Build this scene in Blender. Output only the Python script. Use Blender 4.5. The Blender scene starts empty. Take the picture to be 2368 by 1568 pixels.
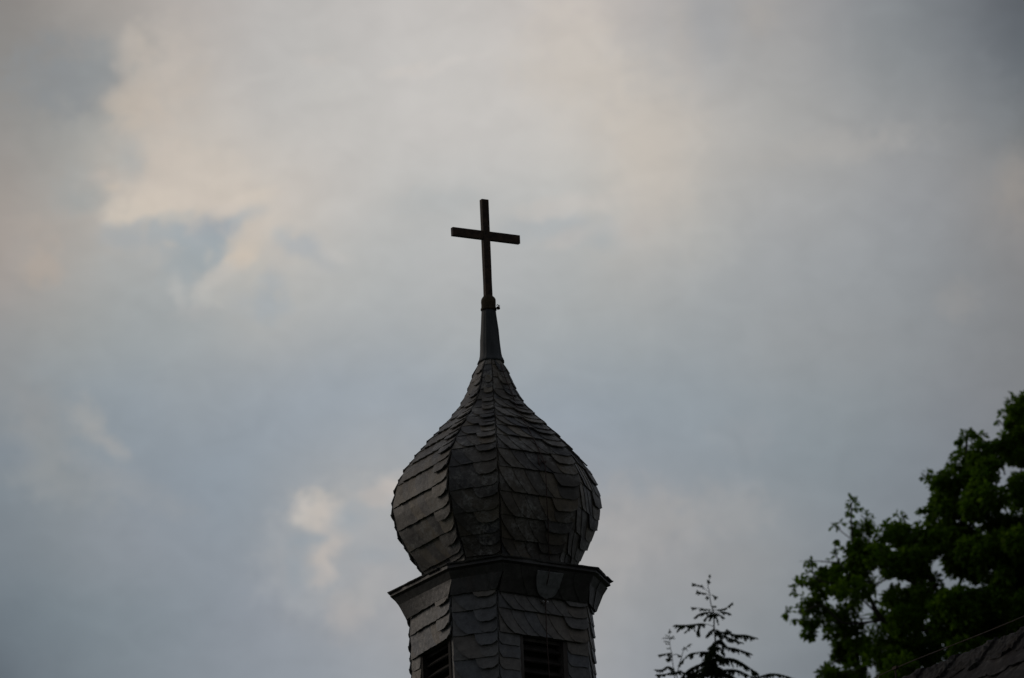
import bpy, bmesh, math, random
from mathutils import Vector, Matrix, noise

# ------------------------------------------------------------------ camera, sky, sun, exposure
sc = bpy.context.scene
C = sc.collection
R = math.radians
PITCH, ROLL, FPX = R(17.15), R(2.43), 20098.0          # FPX: focal length in units of a 2367 px wide picture
CAM = Vector((0, 0, 1.6))
F = Vector((0, math.cos(PITCH), math.sin(PITCH)))
R0 = Vector((1, 0, 0)); U0 = Vector((0, -math.sin(PITCH), math.cos(PITCH)))
RT = R0 * math.cos(ROLL) - U0 * math.sin(ROLL)
UP = U0 * math.cos(ROLL) + R0 * math.sin(ROLL)
cd = bpy.data.cameras.new('camera'); cam = bpy.data.objects.new('camera', cd); C.objects.link(cam)
cam.matrix_world = Matrix(((RT.x, UP.x, -F.x, CAM.x), (RT.y, UP.y, -F.y, CAM.y), (RT.z, UP.z, -F.z, CAM.z), (0, 0, 0, 1)))
cd.sensor_width = 23.6; cd.sensor_fit = 'HORIZONTAL'
cd.lens = 23.6 * FPX / 2367.0
cd.clip_end = 6000; cd.clip_start = 0.5
cd.dof.use_dof = True; cd.dof.focus_distance = 70.0; cd.dof.aperture_fstop = 4.0
sc.camera = cam
sc.view_settings.view_transform = 'Standard'; sc.view_settings.look = 'None'
sc.view_settings.exposure = 0.0; sc.view_settings.gamma = 1.0
sc.cycles.max_bounces = 4; sc.cycles.transparent_max_bounces = 4

SUN_EL, SUN_AZ = R(24), R(-62)        # azimuth measured from +Y towards +X
sl = bpy.data.lights.new('sun', 'SUN'); sl.energy = 0.5; sl.angle = R(25); sl.color = (1.0, 0.86, 0.72)
so = bpy.data.objects.new('sun', sl); C.objects.link(so)
sd = Vector((math.sin(SUN_AZ) * math.cos(SUN_EL), math.cos(SUN_AZ) * math.cos(SUN_EL), math.sin(SUN_EL)))
so.rotation_euler = sd.to_track_quat('Z', 'Y').to_euler(); so.location = (-40, 30, 60)

def lin(c):
    return tuple(((x / 255) / 12.92 if x / 255 <= 0.04045 else ((x / 255 + 0.055) / 1.055) ** 2.4) for x in c)

# the cloud deck: colours of the clouds by direction, 17 bearings x 11 heights, then single cloud tufts over it
SKY = [
 [(135,131,128),(160,154,148),(166,160,155),(180,174,170),(184,181,178),(188,185,182),(193,189,186),(196,192,188),(196,191,187),(198,190,184),(186,180,176),(160,160,161),(163,160,158),(145,146,149),(134,138,141),(115,119,124),(88,92,97)],
 [(138,136,132),(142,144,146),(168,166,161),(188,181,174),(186,184,182),(190,188,184),(196,193,190),(199,196,192),(199,195,191),(201,194,186),(186,183,179),(172,172,172),(168,167,165),(155,156,157),(140,144,146),(128,132,136),(98,104,110)],
 [(148,145,142),(157,158,155),(175,174,169),(198,190,181),(194,191,187),(195,192,188),(198,195,191),(200,196,192),(200,197,193),(200,196,191),(200,191,180),(187,182,176),(174,173,170),(166,165,163),(152,153,154),(143,144,145),(118,122,124)],
 [(160,152,145),(166,164,160),(200,188,176),(206,195,182),(206,194,180),(198,193,188),(188,187,184),(182,184,183),(188,188,186),(186,187,184),(198,190,181),(180,179,175),(168,168,168),(162,163,163),(153,155,158),(145,146,148),(148,143,139)],
 [(165,155,148),(172,167,161),(168,170,169),(163,168,170),(186,184,178),(184,184,181),(176,179,179),(182,182,181),(176,178,179),(174,176,175),(174,174,172),(165,168,169),(160,163,165),(155,159,162),(148,152,155),(138,141,144),(131,131,132)],
 [(146,148,149),(155,158,157),(158,163,164),(161,166,167),(168,170,170),(168,171,172),(166,170,172),(168,172,173),(164,169,171),(160,165,167),(157,162,164),(156,161,164),(153,157,159),(148,151,153),(143,147,150),(137,140,143),(128,130,132)],
 [(142,145,147),(142,151,158),(142,152,161),(150,157,163),(148,157,166),(150,160,170),(152,162,172),(152,161,170),(148,158,168),(148,158,168),(145,155,163),(145,154,161),(144,152,158),(140,148,153),(136,142,147),(132,136,141),(126,128,131)],
 [(128,138,146),(140,146,149),(141,150,158),(140,150,160),(143,153,162),(156,160,164),(170,171,171),(158,163,168),(152,158,166),(150,156,164),(147,154,161),(142,150,157),(137,146,153),(134,143,149),(130,138,145),(126,132,139),(118,122,128)],
 [(122,130,137),(133,140,146),(143,148,155),(142,149,157),(143,151,159),(166,166,167),(163,165,168),(163,165,168),(168,168,168),(170,169,168),(160,159,160),(155,155,156),(148,150,152),(135,141,147),(128,134,140),(120,127,133),(112,118,124)],
 [(112,122,130),(120,131,138),(128,138,145),(134,143,151),(143,149,158),(148,153,160),(165,164,165),(165,165,166),(166,165,165),(165,164,163),(152,155,158),(145,148,151),(138,144,148),(128,135,140),(120,126,132),(112,118,124),(104,109,115)],
 [(88,96,104),(115,124,132),(122,131,138),(132,140,148),(140,147,155),(145,152,160),(152,157,163),(156,160,165),(158,161,165),(160,162,165),(148,152,158),(140,145,150),(128,134,140),(118,124,130),(108,113,118),(100,105,110),(90,95,100)],
]
# tufts: centre x, y, half-axes, turn in degrees, colour, strength
TUFTS = [
 (400,430,170,80,-4,(204,194,183),.55),(340,290,90,140,0,(198,187,176),.45),(810,1180,130,66,-10,(172,173,173),.6),(890,1180,90,70,0,(170,171,172),.5),
 (390,180,80,120,0,(192,183,174),.4),(290,235,60,70,10,(196,184,171),.6),(291,375,38,60,-10,(171,172,170),.65),(260,375,24,22,0,(180,179,174),.4),(223,406,26,16,-10,(191,181,172),.6),(206,470,66,26,0,(163,165,163),.5),(250,440,20,10,0,(201,189,174),.5),
 (100,621,46,44,0,(176,164,153),.55),(90,529,60,34,0,(172,163,155),.5),
 (329,470,90,34,0,(206,195,182),.55),(281,501,44,28,5,(206,196,183),.5),(329,498,50,22,-5,(207,197,184),.5),(377,484,48,24,-10,(208,197,184),.6),(430,468,50,22,-8,(206,196,185),.5),(281,525,24,11,0,(206,195,181),.6),
 (513,522,46,30,-25,(160,167,173),.85),(462,542,54,36,-10,(162,168,173),.8),(377,548,56,30,-5,(163,169,172),.75),(291,558,54,24,5,(165,169,171),.65),(462,597,58,42,0,(160,168,172),.8),(411,621,52,36,0,(161,168,171),.65),(428,648,30,18,0,(161,168,171),.5),(496,570,26,26,0,(159,168,173),.7),(349,592,46,28,0,(165,168,169),.5),(300,620,70,40,0,(168,170,169),.4),
 (411,503,42,13,-5,(181,181,177),.55),(479,592,9,18,15,(180,180,177),.5),(575,491,36,17,-15,(180,182,182),.65),(545,505,22,12,-20,(172,177,180),.5),
 (520,485,34,15,-18,(210,199,187),.6),(554,467,34,14,-20,(208,198,187),.5),(595,451,40,17,-15,(209,199,187),.55),
 (582,524,38,26,-50,(199,190,180),.65),(561,576,38,28,-48,(200,190,178),.75),(544,607,28,20,-40,(204,192,178),.7),(496,648,48,22,-32,(191,187,181),.75),(472,682,36,30,0,(185,184,180),.6),(524,679,48,28,-20,(183,182,178),.55),(548,540,10,14,0,(188,184,178),.4),
 (402,664,15,26,-8,(182,183,181),.6),(414,692,13,26,0,(179,180,178),.6),(445,730,48,22,0,(171,171,170),.5),(428,675,10,14,0,(164,169,170),.4),
 (629,672,30,50,25,(165,171,175),.55),(616,716,44,30,0,(164,170,174),.55),(564,700,40,26,0,(172,175,176),.4),(691,576,44,26,28,(170,175,179),.55),(718,563,28,20,20,(171,175,178),.5),(732,599,66,20,26,(174,177,179),.5),(657,542,22,18,0,(181,183,183),.5),(711,641,54,26,-10,(182,182,180),.45),(787,597,34,12,10,(194,191,187),.35),(640,600,24,40,-30,(188,184,179),.4),
 (760,1300,140,130,0,(163,166,169),.55),(811,1247,50,34,0,(165,167,169),.55),(738,1158,54,18,-8,(173,173,171),.7),(785,1160,28,16,-30,(170,170,170),.6),
 (730,1190,62,44,10,(180,176,172),.7),(714,1191,36,30,10,(195,190,184),.85),(752,1191,36,36,0,(194,187,180),.8),(735,1222,24,30,-35,(193,186,179),.8),(764,1262,34,42,0,(176,173,171),.85),(741,1299,40,44,5,(186,180,175),.9),(735,1330,22,22,0,(172,170,169),.7),
 (738,1251,20,13,0,(154,161,167),.7),(704,1253,34,22,0,(147,157,165),.5),(698,1310,26,50,8,(147,156,164),.6),(811,1200,44,26,-20,(152,161,168),.5),
 (811,1418,38,38,0,(173,169,167),.65),(841,1385,48,32,0,(168,168,168),.55),(879,1335,44,36,0,(171,170,170),.5),(870,1291,64,22,5,(155,160,165),.6),(800,1460,40,30,0,(164,163,164),.4),
 (900,1136,54,26,-14,(190,184,179),.9),(868,1147,30,22,-10,(174,171,169),.65),
 (150,190,140,90,0,(139,142,144),.8),(225,160,50,60,10,(146,149,150),.6),(300,120,34,50,15,(191,182,172),.5),(268,245,34,30,0,(194,184,172),.5),(180,440,60,60,0,(160,163,162),.4),
 (205,975,34,62,-28,(158,160,160),.65),(255,1030,50,18,38,(160,161,161),.65),(100,1010,70,120,0,(150,152,152),.4),(70,970,40,60,0,(146,148,150),.4),
 (140,1115,150,60,20,(147,151,153),.45),(300,1130,160,36,25,(150,154,158),.4),(30,1060,60,40,0,(122,134,146),.35),
 (940,165,60,12,-18,(205,199,193),.45),(1040,150,80,10,-20,(205,200,195),.45),(740,140,40,12,0,(198,192,187),.35),(1290,520,125,36,4,(172,176,178),.65),(1390,556,70,30,10,(168,173,175),.5),(1190,540,50,30,0,(172,176,178),.4),(1360,470,140,26,-8,(198,192,186),.4),(1250,485,90,20,0,(196,192,187),.4),
 (1010,470,100,34,0,(178,181,181),.45),(930,500,100,40,0,(186,186,184),.35),(1500,320,110,200,-15,(201,192,181),.25),(1320,140,120,150,0,(202,194,184),.4),(1590,90,40,100,-10,(182,176,170),.45),(1640,60,60,90,0,(159,160,162),.45),
 (2352,440,40,90,0,(156,149,142),.35),(2300,270,60,120,0,(128,132,136),.3),(1900,350,230,40,-8,(172,169,165),.4),(1760,30,40,50,0,(168,163,158),.4),
 (1480,1200,140,80,10,(164,162,161),.5),(1660,1180,120,60,0,(160,160,160),.4),(1420,1270,60,90,0,(172,170,169),.4),(2215,700,60,50,0,(152,150,148),.35),(1620,560,90,60,0,(176,176,173),.3),(1330,545,70,22,-15,(190,186,182),.5),(1470,530,50,36,-30,(188,183,178),.4),(1720,1010,70,50,0,(150,154,158),.3),
]
w = bpy.data.worlds.new('World'); sc.world = w; w.use_nodes = True
nt = w.node_tree; nt.nodes.clear(); L = nt.links
def N(t, **k):
    n = nt.nodes.new(t)
    for a, b in k.items(): setattr(n, a, b)
    return n
def put(n, i, v):
    if hasattr(v, 'is_linked') or isinstance(v, bpy.types.NodeSocket): L.new(v, n.inputs[i])
    else: n.inputs[i].default_value = v
def M(op, a, b=0.0):
    n = N('ShaderNodeMath', operation=op); put(n, 0, a); put(n, 1, b); return n.outputs[0]
def VM(op, a, b=(0, 0, 0)):
    n = N('ShaderNodeVectorMath', operation=op); put(n, 0, a)
    if op == 'SCALE': put(n, 3, b)
    else: put(n, 1, b)
    return n.outputs[0]
def mixc(f, a, b):
    n = N('ShaderNodeMix', data_type='RGBA'); put(n, 0, f); put(n, 6, a); put(n, 7, b); return n.outputs[2]
tc = N('ShaderNodeTexCoord'); sep = N('ShaderNodeSeparateXYZ'); L.new(tc.outputs['Generated'], sep.inputs[0])
az = M('ARCTAN2', sep.outputs[0], sep.outputs[1]); el = M('ARCSINE', sep.outputs[2])
sx = M('MULTIPLY', az, FPX / 1000 * math.cos(PITCH)); sy = M('MULTIPLY', M('SUBTRACT', el, PITCH), FPX / 1000)
cr, sr = math.cos(ROLL), math.sin(ROLL)
X = M('ADD', M('SUBTRACT', M('MULTIPLY', sx, cr), M('MULTIPLY', sy, sr)), 1.1835)
Y = M('SUBTRACT', 0.784, M('ADD', M('MULTIPLY', sx, sr), M('MULTIPLY', sy, cr)))
cmb = N('ShaderNodeCombineXYZ'); L.new(X, cmb.inputs[0]); L.new(Y, cmb.inputs[1]); P0 = cmb.outputs[0]
def warp(p, scale, amp, detail, off):
    n = N('ShaderNodeTexNoise'); n.inputs['Scale'].default_value = scale; n.inputs['Detail'].default_value = detail
    n.inputs['Roughness'].default_value = 0.55
    L.new(VM('ADD', P0, off), n.inputs['Vector'])
    d = VM('SCALE', VM('SUBTRACT', n.outputs['Color'], (.5, .5, .5)), amp)
    d = VM('MULTIPLY', d, (1, 1, 0))
    return VM('ADD', p, d)
PW = warp(P0, 3.0, 0.10, 3, (3, 7, 1))
PT = warp(warp(P0, 4.0, 0.035, 2, (1, 2, 5)), 12.0, 0.03, 4, (8, 2, 4))
def fbm(scale, detail, rough, off):
    n = N('ShaderNodeTexNoise'); n.inputs['Scale'].default_value = scale; n.inputs['Detail'].default_value = detail; n.inputs['Roughness'].default_value = rough
    L.new(VM('ADD', P0, off), n.inputs['Vector']); return M('SUBTRACT', n.outputs[0], .5)
FBM = M('ADD', M('MULTIPLY', fbm(9, 4, .6, (0, 0, 0)), .9), M('MULTIPLY', fbm(26, 5, .62, (4, 1, 0)), 1.15))
sp = N('ShaderNodeSeparateXYZ'); L.new(PW, sp.inputs[0])
xf = M('DIVIDE', sp.outputs[0], 2.367)
acc = wsum = None
for j, row in enumerate(SKY):
    rp = N('ShaderNodeValToRGB'); cr_ = rp.color_ramp; cr_.interpolation = 'B_SPLINE'
    while len(cr_.elements) < 17: cr_.elements.new(0.5)
    for i, c in enumerate(row):
        cr_.elements[i].position = i / 16
    for i, c in enumerate(row):
        cr_.elements[i].color = lin(c) + (1,)
    L.new(xf, rp.inputs[0])
    t = M('MULTIPLY', M('SUBTRACT', sp.outputs[1], j * 0.1568), 1 / 0.1568)
    if j == 0: t = M('MAXIMUM', t, 0.0)
    if j == len(SKY) - 1: t = M('MINIMUM', t, 0.0)
    g = M('POWER', 2.718, M('MULTIPLY', M('MULTIPLY', t, t), -1.5))
    cv = VM('SCALE', rp.outputs[0], g)
    acc = cv if acc is None else VM('ADD', acc, cv)
    wsum = g if wsum is None else M('ADD', wsum, g)
inv = M('DIVIDE', 1.0, M('MAXIMUM', wsum, 1e-6))
col = VM('SCALE', acc, inv)
for (cx, cy, a, b, rot, c, s) in TUFTS:
    mp = N('ShaderNodeMapping', vector_type='TEXTURE')
    L.new(VM('ADD', PT, VM('SCALE', col, 1e-9)), mp.inputs['Vector'])   # evaluated one after the other
    mp.inputs['Location'].default_value = (cx / 1000, cy / 1000, 0)
    mp.inputs['Rotation'].default_value = (0, 0, R(rot))
    k = 2.0 if a < 60 and b < 60 else 1.75
    mp.inputs['Scale'].default_value = (a * k / 1000, b * k / 1000, 1)
    gr = N('ShaderNodeTexGradient', gradient_type='SPHERICAL'); L.new(mp.outputs[0], gr.inputs[0])
    mr = N('ShaderNodeMapRange', interpolation_type='SMOOTHSTEP'); L.new(M('ADD', gr.outputs[1], FBM), mr.inputs[0]); mr.inputs[1].default_value = .10
    mr.inputs[2].default_value = 0.92; mr.inputs[4].default_value = min(.97, s * 1.12)
    gate = N('ShaderNodeMapRange', interpolation_type='SMOOTHSTEP'); L.new(gr.outputs[1], gate.inputs[0]); gate.inputs[2].default_value = .35
    col = mixc(M('MULTIPLY', mr.outputs[0], gate.outputs[0]), col, lin(c) + (1,))
# fine structure of the cloud deck
nz = N('ShaderNodeTexNoise'); nz.inputs['Scale'].default_value = 9; nz.inputs['Detail'].default_value = 6
nz.inputs['Roughness'].default_value = 0.5; nz.inputs['Distortion'].default_value = 0.6; L.new(VM('MULTIPLY', P0, (1, 1.5, 1)), nz.inputs['Vector'])
fine = M('ADD', M('ADD', M('MULTIPLY', nz.outputs[0], 0.16), 0.92), M('MULTIPLY', FBM, .045))
col = VM('SCALE', col, fine)
# rest of the sky: plain overcast
n2 = N('ShaderNodeTexNoise'); n2.inputs['Scale'].default_value = 3; n2.inputs['Detail'].default_value = 5; L.new(tc.outputs['Generated'], n2.inputs['Vector'])
rp = N('ShaderNodeValToRGB'); rp.color_ramp.elements[0].position = .3; rp.color_ramp.elements[1].position = .7
rp.color_ramp.elements[0].color = lin((84, 92, 104)) + (1,); rp.color_ramp.elements[1].color = lin((138, 138, 141)) + (1,)
L.new(n2.outputs[0], rp.inputs[0])
dx = M('MAXIMUM', M('SUBTRACT', M('ABSOLUTE', M('SUBTRACT', X, 1.1835)), 1.20), 0.0)
dy = M('MAXIMUM', M('SUBTRACT', M('ABSOLUTE', M('SUBTRACT', Y, .784)), 0.80), 0.0)
dd = M('SQRT', M('ADD', M('MULTIPLY', dx, dx), M('MULTIPLY', dy, dy)))
mr = N('ShaderNodeMapRange', interpolation_type='SMOOTHSTEP'); L.new(dd, mr.inputs[0]); mr.inputs[2].default_value = 1.6
front = M('ADD', M('MULTIPLY', M('MAXIMUM', M('COSINE', az), 0.0), 0.65), 0.85)
col = mixc(mr.outputs[0], col, VM('SCALE', rp.outputs[0], front))
sky = N('ShaderNodeTexSky', sky_type='NISHITA'); sky.sun_disc = False; sky.sun_elevation = SUN_EL; sky.sun_rotation = SUN_AZ
bg1 = N('ShaderNodeBackground'); L.new(sky.outputs[0], bg1.inputs[0]); bg1.inputs[1].default_value = 0.05
bg2 = N('ShaderNodeBackground'); L.new(col, bg2.inputs[0]); bg2.inputs[1].default_value = 1.0
ms = N('ShaderNodeMixShader'); ms.inputs[0].default_value = 0.97; L.new(bg1.outputs[0], ms.inputs[1]); L.new(bg2.outputs[0], ms.inputs[2])
w.cycles.sampling_method = 'MANUAL'; w.cycles.sample_map_resolution = 256
wo = N('ShaderNodeOutputWorld'); L.new(ms.outputs[0], wo.inputs[0])

# ------------------------------------------------------------------ helpers
def at(px, py, depth):
    """point seen at (px, py) of a 2367 px wide picture, depth metres along the view axis"""
    return CAM + (F + RT * ((px - 1183.5) / FPX) + UP * ((784 - py) / FPX)) * depth

def ground_z(x, y):
    t = max(0.0, y - 12)
    return 0.15 * t - 0.00018 * t * t if t < 410 else 0.15 * 410 - 0.00018 * 410 * 410

def obj(name, bm_, mat, parent=None, loc=None, smooth=False):
    me = bpy.data.meshes.new(name); bm_.normal_update(); bm_.to_mesh(me); bm_.free()
    if smooth:
        for p in me.polygons: p.use_smooth = True
    o = bpy.data.objects.new(name, me); C.objects.link(o)
    if mat: me.materials.append(mat)
    if parent:
        o.parent = parent; o.location = -parent.location
    return o

def thing(name, label, cat, loc=(0, 0, 0), group=None):
    o = bpy.data.objects.new(name, None); C.objects.link(o); o.location = loc; o.empty_display_size = 0.3
    o['label'] = label; o['category'] = cat
    if group: o['group'] = group
    return o

def box(bm_, c, ax, ay, az_, sx_, sy_, sz_):
    """box centred at c with half sizes along three axes"""
    vs = [bm_.verts.new(c + ax * (i * sx_) + ay * (j * sy_) + az_ * (k * sz_)) for i in (-1, 1) for j in (-1, 1) for k in (-1, 1)]
    for f in ((0, 1, 3, 2), (4, 6, 7, 5), (0, 4, 5, 1), (2, 3, 7, 6), (0, 2, 6, 4), (1, 5, 7, 3)):
        bm_.faces.new([vs[i] for i in f])
    return vs

def tube(bm_, pts, radii, n=6):
    if not hasattr(radii, '__len__'): radii = [radii] * len(pts)
    rings = []
    ref = Vector((0.31, 0.2, 0.93)).normalized()
    for i, p in enumerate(pts):
        d = (pts[min(i + 1, len(pts) - 1)] - pts[max(i - 1, 0)]).normalized()
        a = d.cross(ref)
        if a.length < 1e-3: a = d.cross(Vector((1, 0, 0)))
        a.normalize(); b = d.cross(a)
        rings.append([bm_.verts.new(p + (a * math.cos(2 * math.pi * k / n) + b * math.sin(2 * math.pi * k / n)) * radii[i]) for k in range(n)])
    for r1, r2 in zip(rings, rings[1:]):
        for k in range(n): bm_.faces.new((r1[k], r1[(k + 1) % n], r2[(k + 1) % n], r2[k]))
    bm_.faces.new(rings[0][::-1]); bm_.faces.new(rings[-1])

def bez(pts, n=6):
    """smooth polyline through points (Catmull-Rom)"""
    if len(pts) < 3: return [pts[0].lerp(pts[-1], i / n) for i in range(n + 1)]
    out = []
    for i in range(len(pts) - 1):
        p0, p1, p2, p3 = pts[max(i - 1, 0)], pts[i], pts[i + 1], pts[min(i + 2, len(pts) - 1)]
        for k in range(n):
            t = k / n
            out.append(0.5 * ((2 * p1) + (p2 - p0) * t + (2 * p0 - 5 * p1 + 4 * p2 - p3) * t * t + (3 * p1 - p0 - 3 * p2 + p3) * t ** 3))
    out.append(pts[-1].copy())
    return out

# ------------------------------------------------------------------ materials
def mat(name):
    m = bpy.data.materials.new(name); m.use_nodes = True
    return m, m.node_tree, m.node_tree.nodes['Principled BSDF']

def simple(name, c1, c2, scale, rough=.7, bump=.2, spec=.5, metallic=0.0, detail=6, stretch=(1, 1, 1)):
    m, t, b = mat(name)
    co = t.nodes.new('ShaderNodeTexCoord'); mp = t.nodes.new('ShaderNodeMapping'); mp.inputs['Scale'].default_value = stretch
    t.links.new(co.outputs['Object'], mp.inputs[0])
    n = t.nodes.new('ShaderNodeTexNoise'); n.inputs['Scale'].default_value = scale; n.inputs['Detail'].default_value = detail; n.inputs['Roughness'].default_value = .65
    t.links.new(mp.outputs[0], n.inputs['Vector'])
    r = t.nodes.new('ShaderNodeValToRGB'); r.color_ramp.elements[0].color = c1 + (1,); r.color_ramp.elements[1].color = c2 + (1,)
    r.color_ramp.elements[0].position = .32; r.color_ramp.elements[1].position = .68
    t.links.new(n.outputs[0], r.inputs[0]); t.links.new(r.outputs[0], b.inputs['Base Color'])
    b.inputs['Roughness'].default_value = rough; b.inputs['Specular IOR Level'].default_value = spec; b.inputs['Metallic'].default_value = metallic
    if bump:
        bp = t.nodes.new('ShaderNodeBump'); bp.inputs['Strength'].default_value = bump; bp.inputs['Distance'].default_value = .01
        t.links.new(n.outputs[0], bp.inputs['Height']); t.links.new(bp.outputs[0], b.inputs['Normal'])
    return m

def slate_mat(name, tones, lichen=0.5, rough=.55, spec=.35):
    m, t, b = mat(name)
    nd, lk = t.nodes, t.links
    geo = nd.new('ShaderNodeNewGeometry'); co = nd.new('ShaderNodeTexCoord')
    rp = nd.new('ShaderNodeValToRGB'); rp.color_ramp.interpolation = 'LINEAR'
    while len(rp.color_ramp.elements) < len(tones): rp.color_ramp.elements.new(.5)
    for i, c in enumerate(tones):
        rp.color_ramp.elements[i].position = i / (len(tones) - 1)
    for i, c in enumerate(tones):
        rp.color_ramp.elements[i].color = tuple(c) + (1,)
    lk.new(geo.outputs['Random Per Island'], rp.inputs[0])
    def noise_(scale, detail, rough_=.6):
        n = nd.new('ShaderNodeTexNoise'); n.inputs['Scale'].default_value = scale; n.inputs['Detail'].default_value = detail; n.inputs['Roughness'].default_value = rough_
        lk.new(co.outputs['Object'], n.inputs['Vector']); return n.outputs[0]
    def ramp(src, p0, p1, v0=0, v1=1):
        r = nd.new('ShaderNodeMapRange'); lk.new(src, r.inputs[0]); r.inputs[1].default_value = p0; r.inputs[2].default_value = p1
        r.inputs[3].default_value = v0; r.inputs[4].default_value = v1; return r.outputs[0]
    def mix(f, a, c, mode='MIX'):
        n = nd.new('ShaderNodeMix'); n.data_type = 'RGBA'; n.blend_type = mode
        if isinstance(f, float): n.inputs[0].default_value = f
        else: lk.new(f, n.inputs[0])
        lk.new(a, n.inputs[6])
        if isinstance(c, tuple): n.inputs[7].default_value = c
        else: lk.new(c, n.inputs[7])
        return n.outputs[2]
    base = rp.outputs[0]
    g = noise_(14, 8, .7)
    gs = nd.new('ShaderNodeCombineColor'); v = ramp(g, .25, .75, .45, 1.6)
    for i in range(3): lk.new(v, gs.inputs[i])
    base = mix(1.0, base, gs.outputs[0], 'MULTIPLY')
    # pale grey lichen crust in patches
    a1 = noise_(5, 5, .6); a2 = noise_(26, 8, .75)
    pm = nd.new('ShaderNodeMath'); pm.operation = 'MULTIPLY'; lk.new(ramp(a1, .45, .62), pm.inputs[0]); lk.new(ramp(a2, .44, .58), pm.inputs[1])
    pf = nd.new('ShaderNodeMath'); pf.operation = 'MULTIPLY'; lk.new(pm.outputs[0], pf.inputs[0]); pf.inputs[1].default_value = lichen
    base = mix(pf.outputs[0], base, (.20, .195, .18, 1))
    # rusty / mossy tints
    base = mix(ramp(noise_(3.3, 4), .6, .75, 0, .35), base, (.075, .055, .035, 1))
    y = nd.new('ShaderNodeMath'); y.operation = 'MULTIPLY'; lk.new(ramp(noise_(11, 3), .68, .72), y.inputs[0]); y.inputs[1].default_value = .55 * lichen
    base = mix(y.outputs[0], base, (.10, .075, .02, 1))
    lk.new(base, b.inputs['Base Color'])
    lk.new(ramp(a2, .3, .7, rough - .08, rough + .2), b.inputs['Roughness'])
    b.inputs['Specular IOR Level'].default_value = spec
    bp = nd.new('ShaderNodeBump'); bp.inputs['Strength'].default_value = .35; bp.inputs['Distance'].default_value = .006
    lk.new(noise_(45, 8, .7), bp.inputs['Height']); lk.new(bp.outputs[0], b.inputs['Normal'])
    return m

S_DOME = slate_mat('weathered_slate', [(.030, .028, .027), (.068, .060, .049), (.037, .038, .041), (.098, .080, .055), (.050, .045, .039), (.032, .032, .033), (.082, .070, .053), (.040, .036, .032), (.118, .100, .073)], 1.0)
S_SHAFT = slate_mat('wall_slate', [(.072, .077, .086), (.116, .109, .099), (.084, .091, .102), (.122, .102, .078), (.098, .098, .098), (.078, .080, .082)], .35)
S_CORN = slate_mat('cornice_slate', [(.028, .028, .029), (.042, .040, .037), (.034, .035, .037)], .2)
S_PALE = slate_mat('pale_slate', [(.13, .135, .14), (.14, .145, .15)], .2)
S_ROOF = slate_mat('brown_slate', [(.009, .0078, .008), (.017, .0145, .0145), (.0125, .0107, .011), (.021, .018, .0165)], .3, rough=.8, spec=.12)
LEAD = simple('lead_sheet', (.006, .0075, .009), (.060, .064, .067), 11, rough=.65, bump=.8, spec=.2, stretch=(1, 1, .16))
IRON = simple('rusty_iron', (.012, .008, .006), (.060, .036, .022), 22, rough=.8, bump=.4, spec=.3)
MOSSY = simple('mossy_metal', (.022, .017, .010), (.060, .045, .026), 26, rough=.9, bump=.6, spec=.2)
WOOD = simple('weathered_wood', (.035, .030, .026), (.095, .085, .078), 12, rough=.85, bump=.4, spec=.2, stretch=(1, 1, .12))
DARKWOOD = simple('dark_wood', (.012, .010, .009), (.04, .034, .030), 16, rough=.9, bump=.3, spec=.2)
COPPER = simple('cable_rust', (.020, .010, .008), (.050, .022, .016), 40, rough=.7, bump=.2)
STEEL = simple('bolt_steel', (.45, .45, .45), (.6, .6, .6), 30, rough=.35, bump=0, metallic=.8)
PLASTER = simple('plaster', (.34, .32, .28), (.46, .44, .40), 3, rough=.9, bump=.3)
BARK = simple('bark', (.022, .018, .014), (.06, .05, .04), 18, rough=.95, bump=.6, stretch=(1, 1, .3))
GRASS = simple('grass_ground', (.025, .045, .012), (.06, .075, .028), 1.5, rough=1, bump=.3)

def leaf_mat(name, tones, trans=.3):
    m, t, b = mat(name); nd, lk = t.nodes, t.links
    geo = nd.new('ShaderNodeNewGeometry'); rp = nd.new('ShaderNodeValToRGB')
    while len(rp.color_ramp.elements) < len(tones): rp.color_ramp.elements.new(.5)
    for i in range(len(tones)): rp.color_ramp.elements[i].position = i / (len(tones) - 1)
    for i, c in enumerate(tones): rp.color_ramp.elements[i].color = tuple(c) + (1,)
    lk.new(geo.outputs['Random Per Island'], rp.inputs[0]); lk.new(rp.outputs[0], b.inputs['Base Color'])
    b.inputs['Roughness'].default_value = .6; b.inputs['Specular IOR Level'].default_value = .08
    tr = nd.new('ShaderNodeBsdfTranslucent'); lk.new(rp.outputs[0], tr.inputs[0])
    mx = nd.new('ShaderNodeMixShader'); mx.inputs[0].default_value = trans
    lk.new(b.outputs[0], mx.inputs[1]); lk.new(tr.outputs[0], mx.inputs[2]); lk.new(mx.outputs[0], nd['Material Output'].inputs[0])
    return m
LEAF = leaf_mat('oak_leaf', [(.040, .098, .004), (.088, .160, .008), (.054, .122, .005), (.105, .190, .012)], .55)
NEEDLE = leaf_mat('spruce_needle', [(.034, .060, .022), (.056, .088, .030), (.042, .068, .026)], .35)

# ------------------------------------------------------------------ ground
bm_ = bmesh.new()
xs = [-4000, -1500, -600, -300, -150, -75, -30, 0, 30, 75, 150, 300, 600, 1500, 4000]
ys = [-4000, -1000, -300, -100, -30, 0, 12, 25, 40, 55, 70, 85, 100, 120, 140, 165, 200, 250, 300, 350, 420, 700, 1500, 4000]
gv = [[bm_.verts.new((x, y, ground_z(x, y))) for x in xs] for y in ys]
for j in range(len(ys) - 1):
    for i in range(len(xs) - 1): bm_.faces.new((gv[j][i], gv[j][i + 1], gv[j + 1][i + 1], gv[j + 1][i]))
g = obj('ground', bm_, GRASS); g['kind'] = 'structure'

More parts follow.
